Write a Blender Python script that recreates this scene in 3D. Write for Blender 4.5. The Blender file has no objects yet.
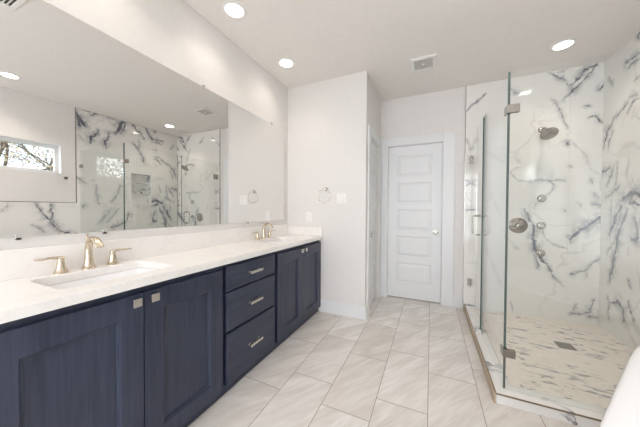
import bpy, bmesh, math, random
import numpy as np
from mathutils import Vector, Matrix
random.seed(7)
SC = bpy.context.scene
COL = SC.collection

# ---------------------------------------------------------------- camera, sky, exposure
XL, XR, YF, YP, XP, H, YB = -1.645, 1.57, 3.46, 2.64, -0.65, 2.705, -1.7
CAM_H = 1.2
def cam_axes(yaw, pitch, roll):
    y, p, r = map(math.radians, (yaw, pitch, roll))
    f = Vector((-math.sin(y)*math.cos(p), math.cos(y)*math.cos(p), math.sin(p)))
    rt = Vector((math.cos(y), math.sin(y), 0)); up = rt.cross(f)
    return math.cos(r)*rt + math.sin(r)*up, -math.sin(r)*rt + math.cos(r)*up, f
R_, U_, F_ = cam_axes(24.37, -.88, .33)
cd = bpy.data.cameras.new('camera'); cam = bpy.data.objects.new('camera', cd); COL.objects.link(cam)
cd.sensor_width = 36; cd.sensor_fit = 'HORIZONTAL'; cd.lens = 245.4/640*36; cd.clip_start = .01
M = Matrix((R_, U_, -F_)).transposed().to_4x4(); M.translation = Vector((0, 0, CAM_H))
cam.matrix_world = M
SC.camera = cam
world = bpy.data.worlds.new('sky'); SC.world = world; world.use_nodes = True
bg = world.node_tree.nodes['Background']
wt = world.node_tree
tc = wt.nodes.new('ShaderNodeTexCoord'); dp = wt.nodes.new('ShaderNodeVectorMath'); dp.operation = 'DOT_PRODUCT'
wt.links.new(tc.outputs['Generated'], dp.inputs[0]); dp.inputs[1].default_value = (-.25, -.97, 0)   # the bright side of the sky lies behind the camera
mr = wt.nodes.new('ShaderNodeMapRange'); mr.interpolation_type = 'SMOOTHSTEP'; wt.links.new(dp.outputs['Value'], mr.inputs[0])
for i, x in enumerate((-.25, .75, 0, 1)): mr.inputs[i+1].default_value = x
mx = wt.nodes.new('ShaderNodeMix'); mx.data_type = 'RGBA'; wt.links.new(mr.outputs[0], mx.inputs[0])
mx.inputs[6].default_value = (1.9, 2.15, 2.45, 1); mx.inputs[7].default_value = (7.0, 7.1, 7.5, 1)
wt.links.new(mx.outputs[2], bg.inputs[0]); bg.inputs[1].default_value = 1.0
SC.view_settings.view_transform = 'Standard'; SC.view_settings.look = 'None'
SC.view_settings.gamma = 1; SC.view_settings.use_curve_mapping = False
SC.view_settings.exposure = 0.0
LAMP_W, LENS = 1.3, 12.0           # recessed lamps: watts of each, glow of the lens
SC.cycles.max_bounces = 14; SC.cycles.diffuse_bounces = 7; SC.cycles.glossy_bounces = 8
SC.cycles.transparent_max_bounces = 24; SC.cycles.use_denoising = True
SC.cycles.caustics_reflective = True; SC.cycles.sample_clamp_indirect = 6.0

# ---------------------------------------------------------------- node helpers
class NT:
    def __init__(s, name):
        s.m = bpy.data.materials.new(name); s.m.use_nodes = True; s.t = s.m.node_tree
        s.b = s.t.nodes['Principled BSDF']; s.out = s.t.nodes['Material Output']
    def n(s, kind, **kw):
        nd = s.t.nodes.new(kind)
        for k, v in kw.items(): setattr(nd, k, v)
        return nd
    def put(s, sock, v):
        if hasattr(v, 'is_output'): s.t.links.new(v, sock)
        else:
            if hasattr(sock.default_value, '__len__') and not hasattr(v, '__len__'): v = (v,)*len(sock.default_value)
            if hasattr(v, '__len__') and len(v) == 3 and len(sock.default_value) == 4: v = tuple(v)+(1,)
            sock.default_value = v
    def math(s, op, a, b=0., c=0., clamp=False):
        nd = s.n('ShaderNodeMath', operation=op, use_clamp=clamp)
        for i, v in enumerate((a, b, c)): s.put(nd.inputs[i], v)
        return nd.outputs[0]
    def vmath(s, op, a, b=(0, 0, 0), out=0):
        nd = s.n('ShaderNodeVectorMath', operation=op); s.put(nd.inputs[0], a); s.put(nd.inputs[1], b)
        return nd.outputs[out]
    def pos(s): return s.n('ShaderNodeNewGeometry').outputs['Position']
    def xyz(s, v):
        nd = s.n('ShaderNodeSeparateXYZ'); s.put(nd.inputs[0], v); return nd.outputs
    def comb(s, x, y, z):
        nd = s.n('ShaderNodeCombineXYZ')
        for i, v in enumerate((x, y, z)): s.put(nd.inputs[i], v)
        return nd.outputs[0]
    def noise(s, v, scale, detail=3., rough=.5, dist=0.):
        nd = s.n('ShaderNodeTexNoise'); s.put(nd.inputs['Vector'], v)
        nd.inputs['Scale'].default_value = scale; nd.inputs['Detail'].default_value = detail
        nd.inputs['Roughness'].default_value = rough; nd.inputs['Distortion'].default_value = dist
        return nd.outputs[0]
    def rng(s, v, a, b, c=0., d=1.):
        nd = s.n('ShaderNodeMapRange', interpolation_type='SMOOTHSTEP'); s.put(nd.inputs[0], v)
        for i, x in enumerate((a, b, c, d)): nd.inputs[i+1].default_value = x
        return nd.outputs[0]
    def mix(s, f, a, b):
        nd = s.n('ShaderNodeMix', data_type='RGBA'); s.put(nd.inputs[0], f); s.put(nd.inputs[6], a); s.put(nd.inputs[7], b)
        return nd.outputs[2]
    def rot(s, v, ang):
        nd = s.n('ShaderNodeVectorRotate', rotation_type='Z_AXIS'); s.put(nd.inputs['Vector'], v); nd.inputs['Angle'].default_value = ang
        return nd.outputs[0]
    def set(s, **kw):
        for k, v in kw.items(): s.put(s.b.inputs[k.replace('_', ' ')], v)
        return s.m
    def bump(s, h, strength, dist=.01):
        nd = s.n('ShaderNodeBump'); s.put(nd.inputs['Height'], h); nd.inputs['Strength'].default_value = strength
        nd.inputs['Distance'].default_value = dist; s.t.links.new(nd.outputs[0], s.b.inputs['Normal'])

MAT = {}
def plain(name, col, rough=.5, metal=0., tex=0., texscale=60., ior=1.5):
    t = NT(name)
    c = col
    if tex:
        f = t.rng(t.noise(t.pos(), texscale), .3, .7)
        c = t.mix(f, tuple(x*(1-tex) for x in col), tuple(min(1, x*(1+tex)) for x in col))
    t.set(Base_Color=c, Roughness=rough, Metallic=metal, IOR=ior)
    MAT[name] = t.m
    return t
w = plain('wall_paint', (.735, .713, .695), .55, tex=.012, texscale=25); w.bump(w.noise(w.pos(), 180, 2), .05, .002)
w = plain('ceiling_paint', (.80, .765, .735), .7, tex=.012, texscale=25); w.bump(w.noise(w.pos(), 180, 2), .05, .002)
plain('trim_paint', (.755, .76, .765), .35, tex=.008)
plain('plastic_white', (.82, .81, .79), .4)
plain('porcelain', (.88, .88, .89), .12)
plain('acrylic', (.86, .87, .90), .15)
plain('chrome', (.78, .78, .78), .12, 1.)
w = plain('nickel', (.43, .40, .37), .22, 1., tex=.04, texscale=200)
w = plain('satin', (.64, .61, .57), .25, 1., tex=.03, texscale=200)
w = plain('champagne', (.66, .57, .45), .22, 1., tex=.03, texscale=200)
plain('dark_metal', (.20, .18, .16), .4, .8)
plain('bronze_trim', (.26, .20, .14), .4, .6)
plain('shadow_gap', (.02, .022, .03), .8)
plain('slot', (.06, .06, .06), .8)
plain('grille', (.55, .53, .50), .6)
plain('niche_grout', (.6, .6, .58), .6)

def quartz():
    t = NT('quartz'); p = t.pos()
    a = t.rng(t.noise(p, 3.2, 5, .6, 1.2), .47, .53); b = t.rng(t.noise(p, 3.2, 5, .6, 1.2), .53, .56, 1, 0)
    f = t.math('MULTIPLY', t.math('MULTIPLY', a, b), .10)
    sp = t.rng(t.noise(p, 140, 2), .66, .72, 0, .25)
    c = t.mix(f, (.87, .845, .82), (.55, .53, .53)); c = t.mix(sp, c, (.6, .57, .55))
    MAT['quartz'] = t.set(Base_Color=c, Roughness=.22)
quartz()

def wood(name, along):
    t = NT(name); p = t.pos()
    sc = {'z': (70, 70, 3.0), 'y': (70, 3.0, 70)}[along]
    q = t.vmath('MULTIPLY', p, sc)
    g = t.noise(q, 1., 6, .65, .4)
    q2 = t.vmath('MULTIPLY', p, tuple(x*.16 for x in sc)); g2 = t.noise(q2, 1., 3, .5, 1.)
    f = t.math('ADD', t.math('MULTIPLY', t.rng(g, .3, .7), .65), t.math('MULTIPLY', t.rng(g2, .3, .7), .35))
    c = t.mix(f, (.014, .020, .042), (.040, .050, .086))
    t.bump(g, .12, .002)
    MAT[name] = t.set(Base_Color=c, Roughness=.36)
wood('navy_wood', 'z'); wood('navy_wood_flat', 'y')

def floor_tile():
    t = NT('floor_tile'); p = t.pos(); x, y, z = t.xyz(p)
    cx = t.math('DIVIDE', t.math('ADD', x, .305), .3); ci = t.math('FLOOR', cx); fx = t.math('FRACT', cx)
    odd = t.math('MODULO', t.math('ADD', ci, 100.), 2.)
    off = t.math('ADD', .36, t.math('MULTIPLY', t.math('SUBTRACT', 1., odd), .19))   # 1.37 / 1.56 joints
    cy = t.math('DIVIDE', t.math('SUBTRACT', y, t.math('ADD', off, .41)), .6); ri = t.math('FLOOR', cy); fy = t.math('FRACT', cy)
    ex = t.math('MULTIPLY', t.math('MINIMUM', fx, t.math('SUBTRACT', 1., fx)), .3)
    ey = t.math('MULTIPLY', t.math('MINIMUM', fy, t.math('SUBTRACT', 1., fy)), .6)
    gr = t.rng(t.math('MINIMUM', ex, ey), .0012, .0030, 1, 0)
    wn = t.n('ShaderNodeTexWhiteNoise'); t.put(wn.inputs['Vector'], t.comb(ci, ri, 0.))
    r = wn.outputs['Value']
    sh = t.vmath('ADD', p, t.comb(t.math('MULTIPLY', r, 17.), t.math('MULTIPLY', r, 9.), 0.))
    d = t.rot(sh, .62)
    s1 = t.noise(t.vmath('MULTIPLY', d, (42, 4.2, 1)), 1., 5, .6, .9)
    s2 = t.noise(t.vmath('MULTIPLY', d, (7, 1.6, 1)), 1., 3, .5, 1.2)
    f = t.math('ADD', t.math('MULTIPLY', t.rng(s1, .3, .72), .45), t.math('MULTIPLY', t.rng(s2, .32, .68), .55))
    c = t.mix(f, (.60, .565, .53), (.85, .83, .81))
    c = t.mix(t.math('MULTIPLY', r, .36), c, (.52, .455, .385))
    c = t.mix(gr, c, (.30, .26, .22))
    t.bump(t.math('SUBTRACT', 1., gr), .25, .002)
    MAT['floor_tile'] = t.set(Base_Color=c, Roughness=.33)
floor_tile()

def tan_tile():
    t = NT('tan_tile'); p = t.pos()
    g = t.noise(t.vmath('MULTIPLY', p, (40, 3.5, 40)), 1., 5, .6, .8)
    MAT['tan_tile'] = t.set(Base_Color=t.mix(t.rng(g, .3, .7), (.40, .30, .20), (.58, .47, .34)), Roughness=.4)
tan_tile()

BASE = (.80, .785, .75); SLATE = (.09, .10, .14)
def faint_veins(t, p, k=.20):
    n1 = t.noise(p, 1.5, 4, .5, .3); n2 = t.noise(p, 1.1, 2)
    e = t.math('ABSOLUTE', t.math('SUBTRACT', n1, .5))
    return t.math('MULTIPLY', t.math('MULTIPLY', t.rng(e, .002, .016, 1, 0), t.rng(n2, .44, .60)), k)
def marble_wall():
    t = NT('marble_wall'); p = t.pos(); x, y, z = t.xyz(p)
    at = t.n('ShaderNodeAttribute', attribute_name='vein').outputs['Fac']
    br = t.rng(t.noise(p, 46, 4, .65), .28, .58, .55, 1.7)
    v = t.math('MULTIPLY', at, br, clamp=True)
    halo = t.math('MULTIPLY', t.n('ShaderNodeAttribute', attribute_name='halo').outputs['Fac'], t.rng(t.noise(p, 14, 4, .6),   .33, .62, 0., .75))
    v = t.math('MAXIMUM', v, t.math('MAXIMUM', halo, faint_veins(t, p)))
    cloud = t.rng(t.noise(p, 2.2, 4), .35, .7, 0, .10)
    c = t.mix(cloud, BASE, (.60, .60, .61)); c = t.mix(v, c, SLATE)
    jz = t.math('ABSOLUTE', t.math('SUBTRACT', z, 1.225))
    ju = t.math('MINIMUM', t.math('ABSOLUTE', t.math('SUBTRACT', x, 1.32)), t.math('ABSOLUTE', t.math('SUBTRACT', y, 3.02)))
    j = t.rng(t.math('MINIMUM', jz, ju), .001, .0028, .35, 0)
    c = t.mix(j, c, (.42, .41, .39))
    MAT['marble_wall'] = t.set(Base_Color=c, Roughness=.05, IOR=1.7)
marble_wall()
def marble_small():
    t = NT('marble_small'); p = t.pos()
    n1 = t.noise(p, 4.5, 5, .6, .9); e = t.math('ABSOLUTE', t.math('SUBTRACT', n1, .5))
    v = t.math('MULTIPLY', t.rng(e, .004, .05, 1, 0), t.rng(t.noise(p, 3.3, 3), .46, .58, 0, .95))
    MAT['marble_small'] = t.set(Base_Color=t.mix(v, (.80, .79, .77), SLATE), Roughness=.12)
marble_small()
def mosaic():
    t = NT('shower_mosaic'); p = t.pos()
    d = t.rot(p, .10)
    q = t.vmath('MULTIPLY', d, (8, 22, 1))
    n1 = t.noise(q, 1., 4, .7, .5); cl = t.noise(p, 3.4, 3, .6)
    v = t.math('MULTIPLY', t.rng(n1, .52, .62), t.rng(cl, .42, .56, .05, 1.))
    lines = t.rng(t.noise(t.vmath('MULTIPLY', d, (6, 48, 1)), 1., 2), .5, .62, 0, .22)
    c = t.mix(lines, (.86, .79, .72), (.66, .58, .51)); c = t.mix(v, c, (.27, .26, .275))
    MAT['shower_mosaic'] = t.set(Base_Color=c, Roughness=.4)
mosaic()

def mirror_mat():
    t = NT('mirror_silver'); p = t.pos()
    f = t.rng(t.noise(p, 1.5), .3, .7)
    MAT['mirror_silver'] = t.set(Base_Color=t.mix(f, (.84, .835, .815), (.845, .84, .82)), Metallic=1., Roughness=0.)
mirror_mat()
def glass_mat(name, tint, strength=1.):
    t = NT(name); g = t.n('ShaderNodeNewGeometry')
    c = t.math('ABSOLUTE', t.vmath('DOT_PRODUCT', g.outputs['Normal'], g.outputs['Incoming'], 1))
    k = t.math('POWER', t.math('SUBTRACT', 1., c), 5.)
    f = t.math('ADD', .04*strength, t.math('MULTIPLY', k, .9), clamp=True)
    tr = t.n('ShaderNodeBsdfTransparent'); tr.inputs[0].default_value = tint+(1,)
    gl = t.n('ShaderNodeBsdfGlossy'); gl.inputs['Roughness'].default_value = 0.; gl.inputs[0].default_value = (1, 1, 1, 1)
    mx = t.n('ShaderNodeMixShader'); t.put(mx.inputs[0], f); t.t.links.new(tr.outputs[0], mx.inputs[1]); t.t.links.new(gl.outputs[0], mx.inputs[2])
    t.t.links.new(mx.outputs[0], t.out.inputs[0]); t.t.nodes.remove(t.b)
    MAT[name] = t.m
glass_mat('shower_glass', (.978, .990, .985), 1.5); glass_mat('window_glass', (.98, .99, .99))
plain('glass_edge', (.035, .085, .075), .15)
def emit(name, col, s):
    t = NT(name); t.set(Base_Color=(.9, .9, .9), Emission_Color=col, Emission_Strength=s); MAT[name] = t.m
emit('lamp_lens', (1., .95, .88), LENS)
plain('bark', (.13, .10, .075), .9, tex=.3, texscale=20)
plain('dry_leaf', (.42, .35, .22), .8, tex=.25, texscale=9)
plain('ground_grass', (.16, .2, .08), .9, tex=.3, texscale=4)

# ---------------------------------------------------------------- mesh helpers
class MB:
    def __init__(s): s.v = []; s.f = []; s.mi = []
    def add(s, vs, fs, mi=0):
        o = len(s.v); s.v += [tuple(map(float, v)) for v in vs]; s.f += [tuple(i+o for i in f) for f in fs]; s.mi += [mi]*len(fs); return s
    def box(s, x0, x1, y0, y1, z0, z1, mi=0, mis=None):
        v = [(x, y, z) for z in (z0, z1) for y in (y0, y1) for x in (x0, x1)]
        f = [(0, 2, 3, 1), (4, 5, 7, 6), (0, 1, 5, 4), (2, 6, 7, 3), (0, 4, 6, 2), (1, 3, 7, 5)]   # -z +z -y +y -x +x
        s.add(v, f, mi)
        if mis: s.mi[-6:] = mis
        return s
    def rings(s, rings, cap0=True, cap1=True, mi=0):
        n = len(rings[0]); vs = [p for r in rings for p in r]; fs = []
        for i in range(len(rings)-1):
            for j in range(n):
                k = (j+1) % n; fs.append((i*n+j, i*n+k, (i+1)*n+k, (i+1)*n+j))
        if cap0: fs.append(tuple(range(n))[::-1])
        if cap1: fs.append(tuple((len(rings)-1)*n+j for j in range(n)))
        return s.add(vs, fs, mi)
    def lathe(s, prof, c, axis=(0, 0, 1), n=28, mi=0, cap0=True, cap1=True):
        a = Vector(axis).normalized(); u = a.orthogonal().normalized(); w_ = a.cross(u); c = Vector(c)
        return s.rings([[c+a*h+(u*math.cos(t)+w_*math.sin(t))*r for t in [2*math.pi*j/n for j in range(n)]] for r, h in prof], cap0, cap1, mi)
    def sweep(s, path, rad, n=14, up=(0, 0, 1), mi=0):
        P = [Vector(p) for p in path]; rs = []
        for i, p in enumerate(P):
            tg = (P[min(i+1, len(P)-1)]-P[max(i-1, 0)]).normalized()
            sd = tg.cross(Vector(up))
            sd = sd.normalized() if sd.length > 1e-4 else tg.orthogonal().normalized()
            u2 = sd.cross(tg).normalized()
            r = rad[i] if isinstance(rad, (list, tuple)) and hasattr(rad[0], '__len__') else ((rad[i],)*2 if hasattr(rad, '__len__') else (rad, rad))
            rs.append([p+sd*math.cos(t)*r[0]+u2*math.sin(t)*r[1] for t in [2*math.pi*j/n for j in range(n)]])
        return s.rings(rs, mi=mi)
WLOC = {}
def link(name, me, mats, parent=None, origin=None, smooth=False, bevel=0., seg=2, fixn=True):
    v = np.empty(len(me.vertices)*3, dtype=np.float32); me.vertices.foreach_get('co', v); v = v.reshape(-1, 3)
    if origin is None: origin = ((v[:, 0].min()+v[:, 0].max())/2, (v[:, 1].min()+v[:, 1].max())/2, v[:, 2].min())
    v -= np.array(origin, dtype=np.float32); me.vertices.foreach_set('co', v.ravel())
    for m_ in (mats if isinstance(mats, (list, tuple)) else [mats]): me.materials.append(MAT[m_])
    if fixn:
        b = bmesh.new(); b.from_mesh(me); bmesh.ops.recalc_face_normals(b, faces=b.faces); b.to_mesh(me); b.free()
    me.update()
    o = bpy.data.objects.new(name, me); COL.objects.link(o)
    WLOC[o.name] = Vector(origin)
    if parent: o.parent = parent; o.location = Vector(origin)-WLOC[parent.name]
    else: o.location = origin
    if smooth:
        me.polygons.foreach_set('use_smooth', [True]*len(me.polygons)); 
        me.set_sharp_from_angle(angle=math.radians(smooth if smooth is not True else 40))
    if bevel:
        bm_ = o.modifiers.new('bevel', 'BEVEL'); bm_.width = bevel; bm_.segments = seg; bm_.limit_method = 'ANGLE'; bm_.angle_limit = math.radians(40)
        me.polygons.foreach_set('use_smooth', [True]*len(me.polygons)); me.set_sharp_from_angle(angle=math.radians(35))
        try: bm_.harden_normals = True
        except Exception: pass
    return o
def build(mb, name, mats, parent=None, **kw):
    me = bpy.data.meshes.new(name); me.from_pydata(mb.v, [], mb.f)
    me.polygons.foreach_set('material_index', mb.mi)
    return link(name, me, mats, parent, **kw)
def empty(name, loc):
    o = bpy.data.objects.new(name, None); COL.objects.link(o); o.location = loc; o.empty_display_size = .05; WLOC[o.name] = Vector(loc); return o
def tag(o, label, cat, group=None, kind=None):
    o['label'] = label; o['category'] = cat
    if group: o['group'] = group
    if kind: o['kind'] = kind
    return o
def struct(o): o['kind'] = 'structure'; return o
def sbox(name, mat, *b, bevel=0.): return struct(build(MB().box(*b), name, mat, bevel=bevel))
def rrect(x0, x1, y0, y1, r, n=5):
    pts = []
    for cx, cy, a in ((x1-r, y1-r, 0), (x0+r, y1-r, 90), (x0+r, y0+r, 180), (x1-r, y0+r, 270)):
        for k in range(n+1):
            t = math.radians(a+90*k/n); pts.append((cx+r*math.cos(t), cy+r*math.sin(t)))
    return pts
def plate(outer, holes, z0, z1):
    cu = bpy.data.curves.new('plate', 'CURVE'); cu.dimensions = '2D'; cu.fill_mode = 'BOTH'; cu.extrude = (z1-z0)/2
    for loop in [outer]+holes:
        sp = cu.splines.new('POLY'); sp.points.add(len(loop)-1); sp.use_cyclic_u = True
        for p, q in zip(sp.points, loop): p.co = (q[0], q[1], 0, 1)
    o = bpy.data.objects.new('plate', cu); COL.objects.link(o)
    me = bpy.data.meshes.new_from_object(o.evaluated_get(bpy.context.evaluated_depsgraph_get()))
    bpy.data.objects.remove(o); bpy.data.curves.remove(cu)
    v = np.empty(len(me.vertices)*3, dtype=np.float32); me.vertices.foreach_get('co', v); v = v.reshape(-1, 3); v[:, 2] += (z0+z1)/2
    me.vertices.foreach_set('co', v.ravel()); me.materials.clear()
    b = bmesh.new(); b.from_mesh(me); bmesh.ops.remove_doubles(b, verts=b.verts, dist=1e-5); b.to_mesh(me); b.free()
    return me
def holed(us, vs, holes, t0, t1, mp):
    """solid slab of rectangular cells with rectangular holes; mp(u, v, t) -> xyz; front face at t0"""
    nu, nv = len(us), len(vs); ins = np.ones((nu-1, nv-1), bool)
    for i in range(nu-1):
        for j in range(nv-1):
            cu, cv = (us[i]+us[i+1])/2, (vs[j]+vs[j+1])/2
            ins[i, j] = not any(h[0] < cu < h[1] and h[2] < cv < h[3] for h in holes)
    m = MB(); m.v = [mp(u, v, t) for t in (t0, t1) for u in us for v in vs]
    I = lambda i, j, k: k*nu*nv+i*nv+j
    for i in range(nu-1):
        for j in range(nv-1):
            if not ins[i, j]: continue
            m.f.append((I(i, j, 0), I(i+1, j, 0), I(i+1, j+1, 0), I(i, j+1, 0)))
            m.f.append((I(i, j, 1), I(i, j+1, 1), I(i+1, j+1, 1), I(i+1, j, 1)))
            for di, dj, a, b in ((-1, 0, (i, j), (i, j+1)), (1, 0, (i+1, j+1), (i+1, j)), (0, -1, (i+1, j), (i, j)), (0, 1, (i, j+1), (i+1, j+1))):
                x, y = i+di, j+dj
                if x < 0 or y < 0 or x >= nu-1 or y >= nv-1 or not ins[x, y]:
                    m.f.append((I(*a, 0), I(*b, 0), I(*b, 1), I(*a, 1)))
    m.mi = [0]*len(m.f)
    return m
def cuts(a, b, step, extra=()):
    s = set(np.round(np.linspace(a, b, max(2, int((b-a)/step)+1)), 4).tolist()) | set(extra)
    s = sorted(s); out = [s[0]]
    for q in s[1:]:
        if q-out[-1] > 1e-4: out.append(q)
    return out

# ---------------------------------------------------------------- the room
sbox('floor', 'floor_tile', XL-.15, XR+.16, YB, YF+.3, -.08, 0)
sbox('ceiling', 'ceiling_paint', XL-.15, XR+.16, YB-.15, YF+.3, H, H+.1)
sbox('wall_left', 'wall_paint', XL-.15, XL, YB, YF+.3, 0, H)
WB = (-1.45, .95, .30, 2.40)          # unseen window added behind the camera to fill the room with daylight
struct(build(holed([XL-.15, WB[0], WB[1], XR+.16], [0, WB[2], WB[3], H], [WB], 0, 1, lambda u, v, t: (u, YB-.15*t, v)), 'wall_back', 'wall_paint'))
m = MB(); x0, x1, z0, z1 = WB
for q in ((x0, x0+.06, z0, z1), (x1-.06, x1, z0, z1), (x0+.06, x1-.06, z0, z0+.06), (x0+.06, x1-.06, z1-.06, z1), ((x0+x1)/2-.03, (x0+x1)/2+.03, z0+.06, z1-.06)): m.box(q[0], q[1], YB-.10, YB-.04, q[2], q[3])
w2 = struct(build(m, 'added_fill_window', 'trim_paint', bevel=.004))
build(MB().box(x0+.06, x1-.06, YB-.072, YB-.066, z0+.06, z1-.06), 'window_pane', 'window_glass', w2)
sbox('wall_partition', 'wall_paint', XL, XP, YP, YP+.115, 0, H)
DS = (2.815, 3.345, 2.045)          # side door opening: y0, y1, top
DF = (-.548, .125, 2.065)            # far door opening: x0, x1, top
struct(build(holed([YP+.115, DS[0], DS[1], YF], [0, DS[2], H], [(DS[0], DS[1], 0, DS[2])], 0, 1, lambda u, v, t: (XP-.115*t, u, v)), 'wall_closet', 'wall_paint'))
struct(build(holed([XL, DF[0], DF[1], XR+.16], [0, DF[2], H], [(DF[0], DF[1], 0, DF[2])], 0, 1, lambda u, v, t: (u, YF+.13*t, v)), 'wall_far', 'wall_paint'))
WIN = (.55, 1.69, 1.69, 2.10); NI = (2.585, 2.915, 1.29, 1.83)
struct(build(holed([YB, WIN[0], WIN[1], NI[0], NI[1], YF], [0, NI[2], WIN[2], NI[3], WIN[3], H], [WIN, NI], 0, 1, lambda u, v, t: (XR+.012+.148*t, u, v)), 'wall_right', 'wall_paint'))

# ---- marble tile: the veins are strokes across the slabs
FAR_VEINS = [
([(1.132,2.687),(1.208,2.622),(1.282,2.579)],0.0083,0.8),
([(1.207,2.671),(1.287,2.682)],0.0048,0.45),
([(0.801,2.593),(0.862,2.526),(0.913,2.501)],0.0076,0.6),
([(1.164,2.417),(1.219,2.328),(1.268,2.198),(1.296,2.082)],0.0069,0.6),
([(1.293,2.556),(1.311,2.479)],0.0069,0.5),
([(1.318,2.517),(1.393,2.612),(1.455,2.682),(1.51,2.687)],0.011,0.9),
([(1.264,2.383),(1.319,2.448),(1.37,2.499),(1.444,2.584),(1.504,2.671)],0.0089,0.75),
([(1.533,2.425),(1.574,2.474),(1.585,2.496)],0.0117,0.9),
([(1.567,2.525),(1.59,2.535)],0.0069,0.5),
([(1.423,2.293),(1.486,2.275)],0.0062,0.6),
([(1.451,2.162),(1.513,2.17),(1.556,2.122),(1.595,2.059)],0.0089,0.8),
([(0.814,1.637),(0.876,1.559),(0.963,1.537),(1.08,1.532),(1.177,1.528),(1.292,1.526)],0.0062,0.55),
([(1.149,1.547),(1.206,1.474),(1.166,1.385)],0.0076,0.6),
([(1.213,1.497),(1.265,1.533)],0.0069,0.5),
([(0.858,1.792),(0.934,1.714)],0.0048,0.35),
([(0.816,1.644),(0.916,1.683)],0.0041,0.3),
([(1.278,1.941),(1.299,1.896)],0.0089,0.8),
([(1.343,1.918),(1.405,1.86),(1.451,1.787),(1.459,1.702),(1.491,1.615)],0.0048,0.4),
([(1.323,1.673),(1.347,1.666)],0.0069,0.6),
([(1.486,1.531),(1.505,1.488)],0.0076,0.5),
([(1.507,1.387),(1.544,1.336)],0.0083,0.65),
([(1.559,1.545),(1.591,1.477),(1.586,1.41)],0.0069,0.5),
([(1.495,1.625),(1.563,1.55)],0.0041,0.3),
([(1.541,1.541),(1.607,1.558)],0.0041,0.3),
([(0.956,1.221),(0.978,1.13),(1.038,1.022),(1.04,0.903),(1.056,0.776),(1.107,0.698),(1.15,0.612),(1.194,0.548)],0.011,0.9),
([(0.926,1.184),(0.972,1.047),(1.026,0.93),(1.041,0.83)],0.0055,0.4),
([(1.11,0.988),(1.138,0.899),(1.216,0.841),(1.317,0.803)],0.0055,0.55),
([(1.038,1.255),(1.098,1.332),(1.165,1.385)],0.0048,0.4),
([(1.282,1.228),(1.31,1.196)],0.0089,0.6),
([(1.327,0.947),(1.336,0.866)],0.011,0.6),
([(0.825,0.873),(0.911,0.747)],0.0041,0.28),
([(1.074,0.577),(1.102,0.607),(1.06,0.704)],0.0076,0.6),
([(1.344,0.902),(1.407,0.991),(1.481,1.062),(1.542,1.114),(1.61,1.174)],0.0158,0.95),
([(1.394,1.034),(1.469,1.096)],0.0062,0.5),
([(1.531,1.072),(1.611,1.116)],0.0083,0.7),
([(1.389,1.301),(1.429,1.24)],0.0069,0.6),
([(1.503,1.282),(1.539,1.29),(1.595,1.24)],0.011,0.75),
([(1.616,0.788),(1.592,0.731),(1.501,0.654),(1.452,0.589),(1.35,0.525)],0.0076,0.65),
([(1.598,0.731),(1.611,0.615),(1.618,0.589),(1.621,0.493)],0.0069,0.5),
([(1.451,0.597),(1.467,0.515)],0.0069,0.4),
([(1.121,0.684),(1.165,0.558),(1.207,0.508),(1.296,0.396)],0.0069,0.6),
([(0.843,0.141),(0.853,0.073)],0.0055,0.4),
([(1.356,0.115),(1.434,0.121),(1.509,0.16),(1.502,0.244),(1.525,0.291)],0.0076,0.75),
([(1.376,0.145),(1.413,0.22)],0.0055,0.5),
([(1.51,0.108),(1.584,0.109),(1.605,0.168),(1.611,0.22)],0.0103,0.65),
([(1.599,0.319),(1.62,0.347)],0.0062,0.6),
([(0.35,2.376),(0.402,2.44),(0.563,2.578)],0.0062,0.75),
([(0.376,1.572),(0.487,1.496)],0.0124,0.6),
([(0.382,1.207),(0.49,1.22)],0.0096,0.7),
([(0.486,1.568),(0.383,1.499)],0.0083,0.5),
([(0.562,1.919),(0.768,1.727)],0.0048,0.35),
([(0.395,0.572),(0.499,0.569)],0.0041,0.4),
([(0.386,2.057),(0.429,1.932),(0.469,2.047)],0.0048,0.5),
([(0.429,1.932),(0.434,1.57)],0.0041,0.3),
([(0.608,0.734),(0.7,0.448),(0.77,0.281)],0.0048,0.3),
([(0.629,1.385),(0.729,1.151)],0.0048,0.25)]
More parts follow.
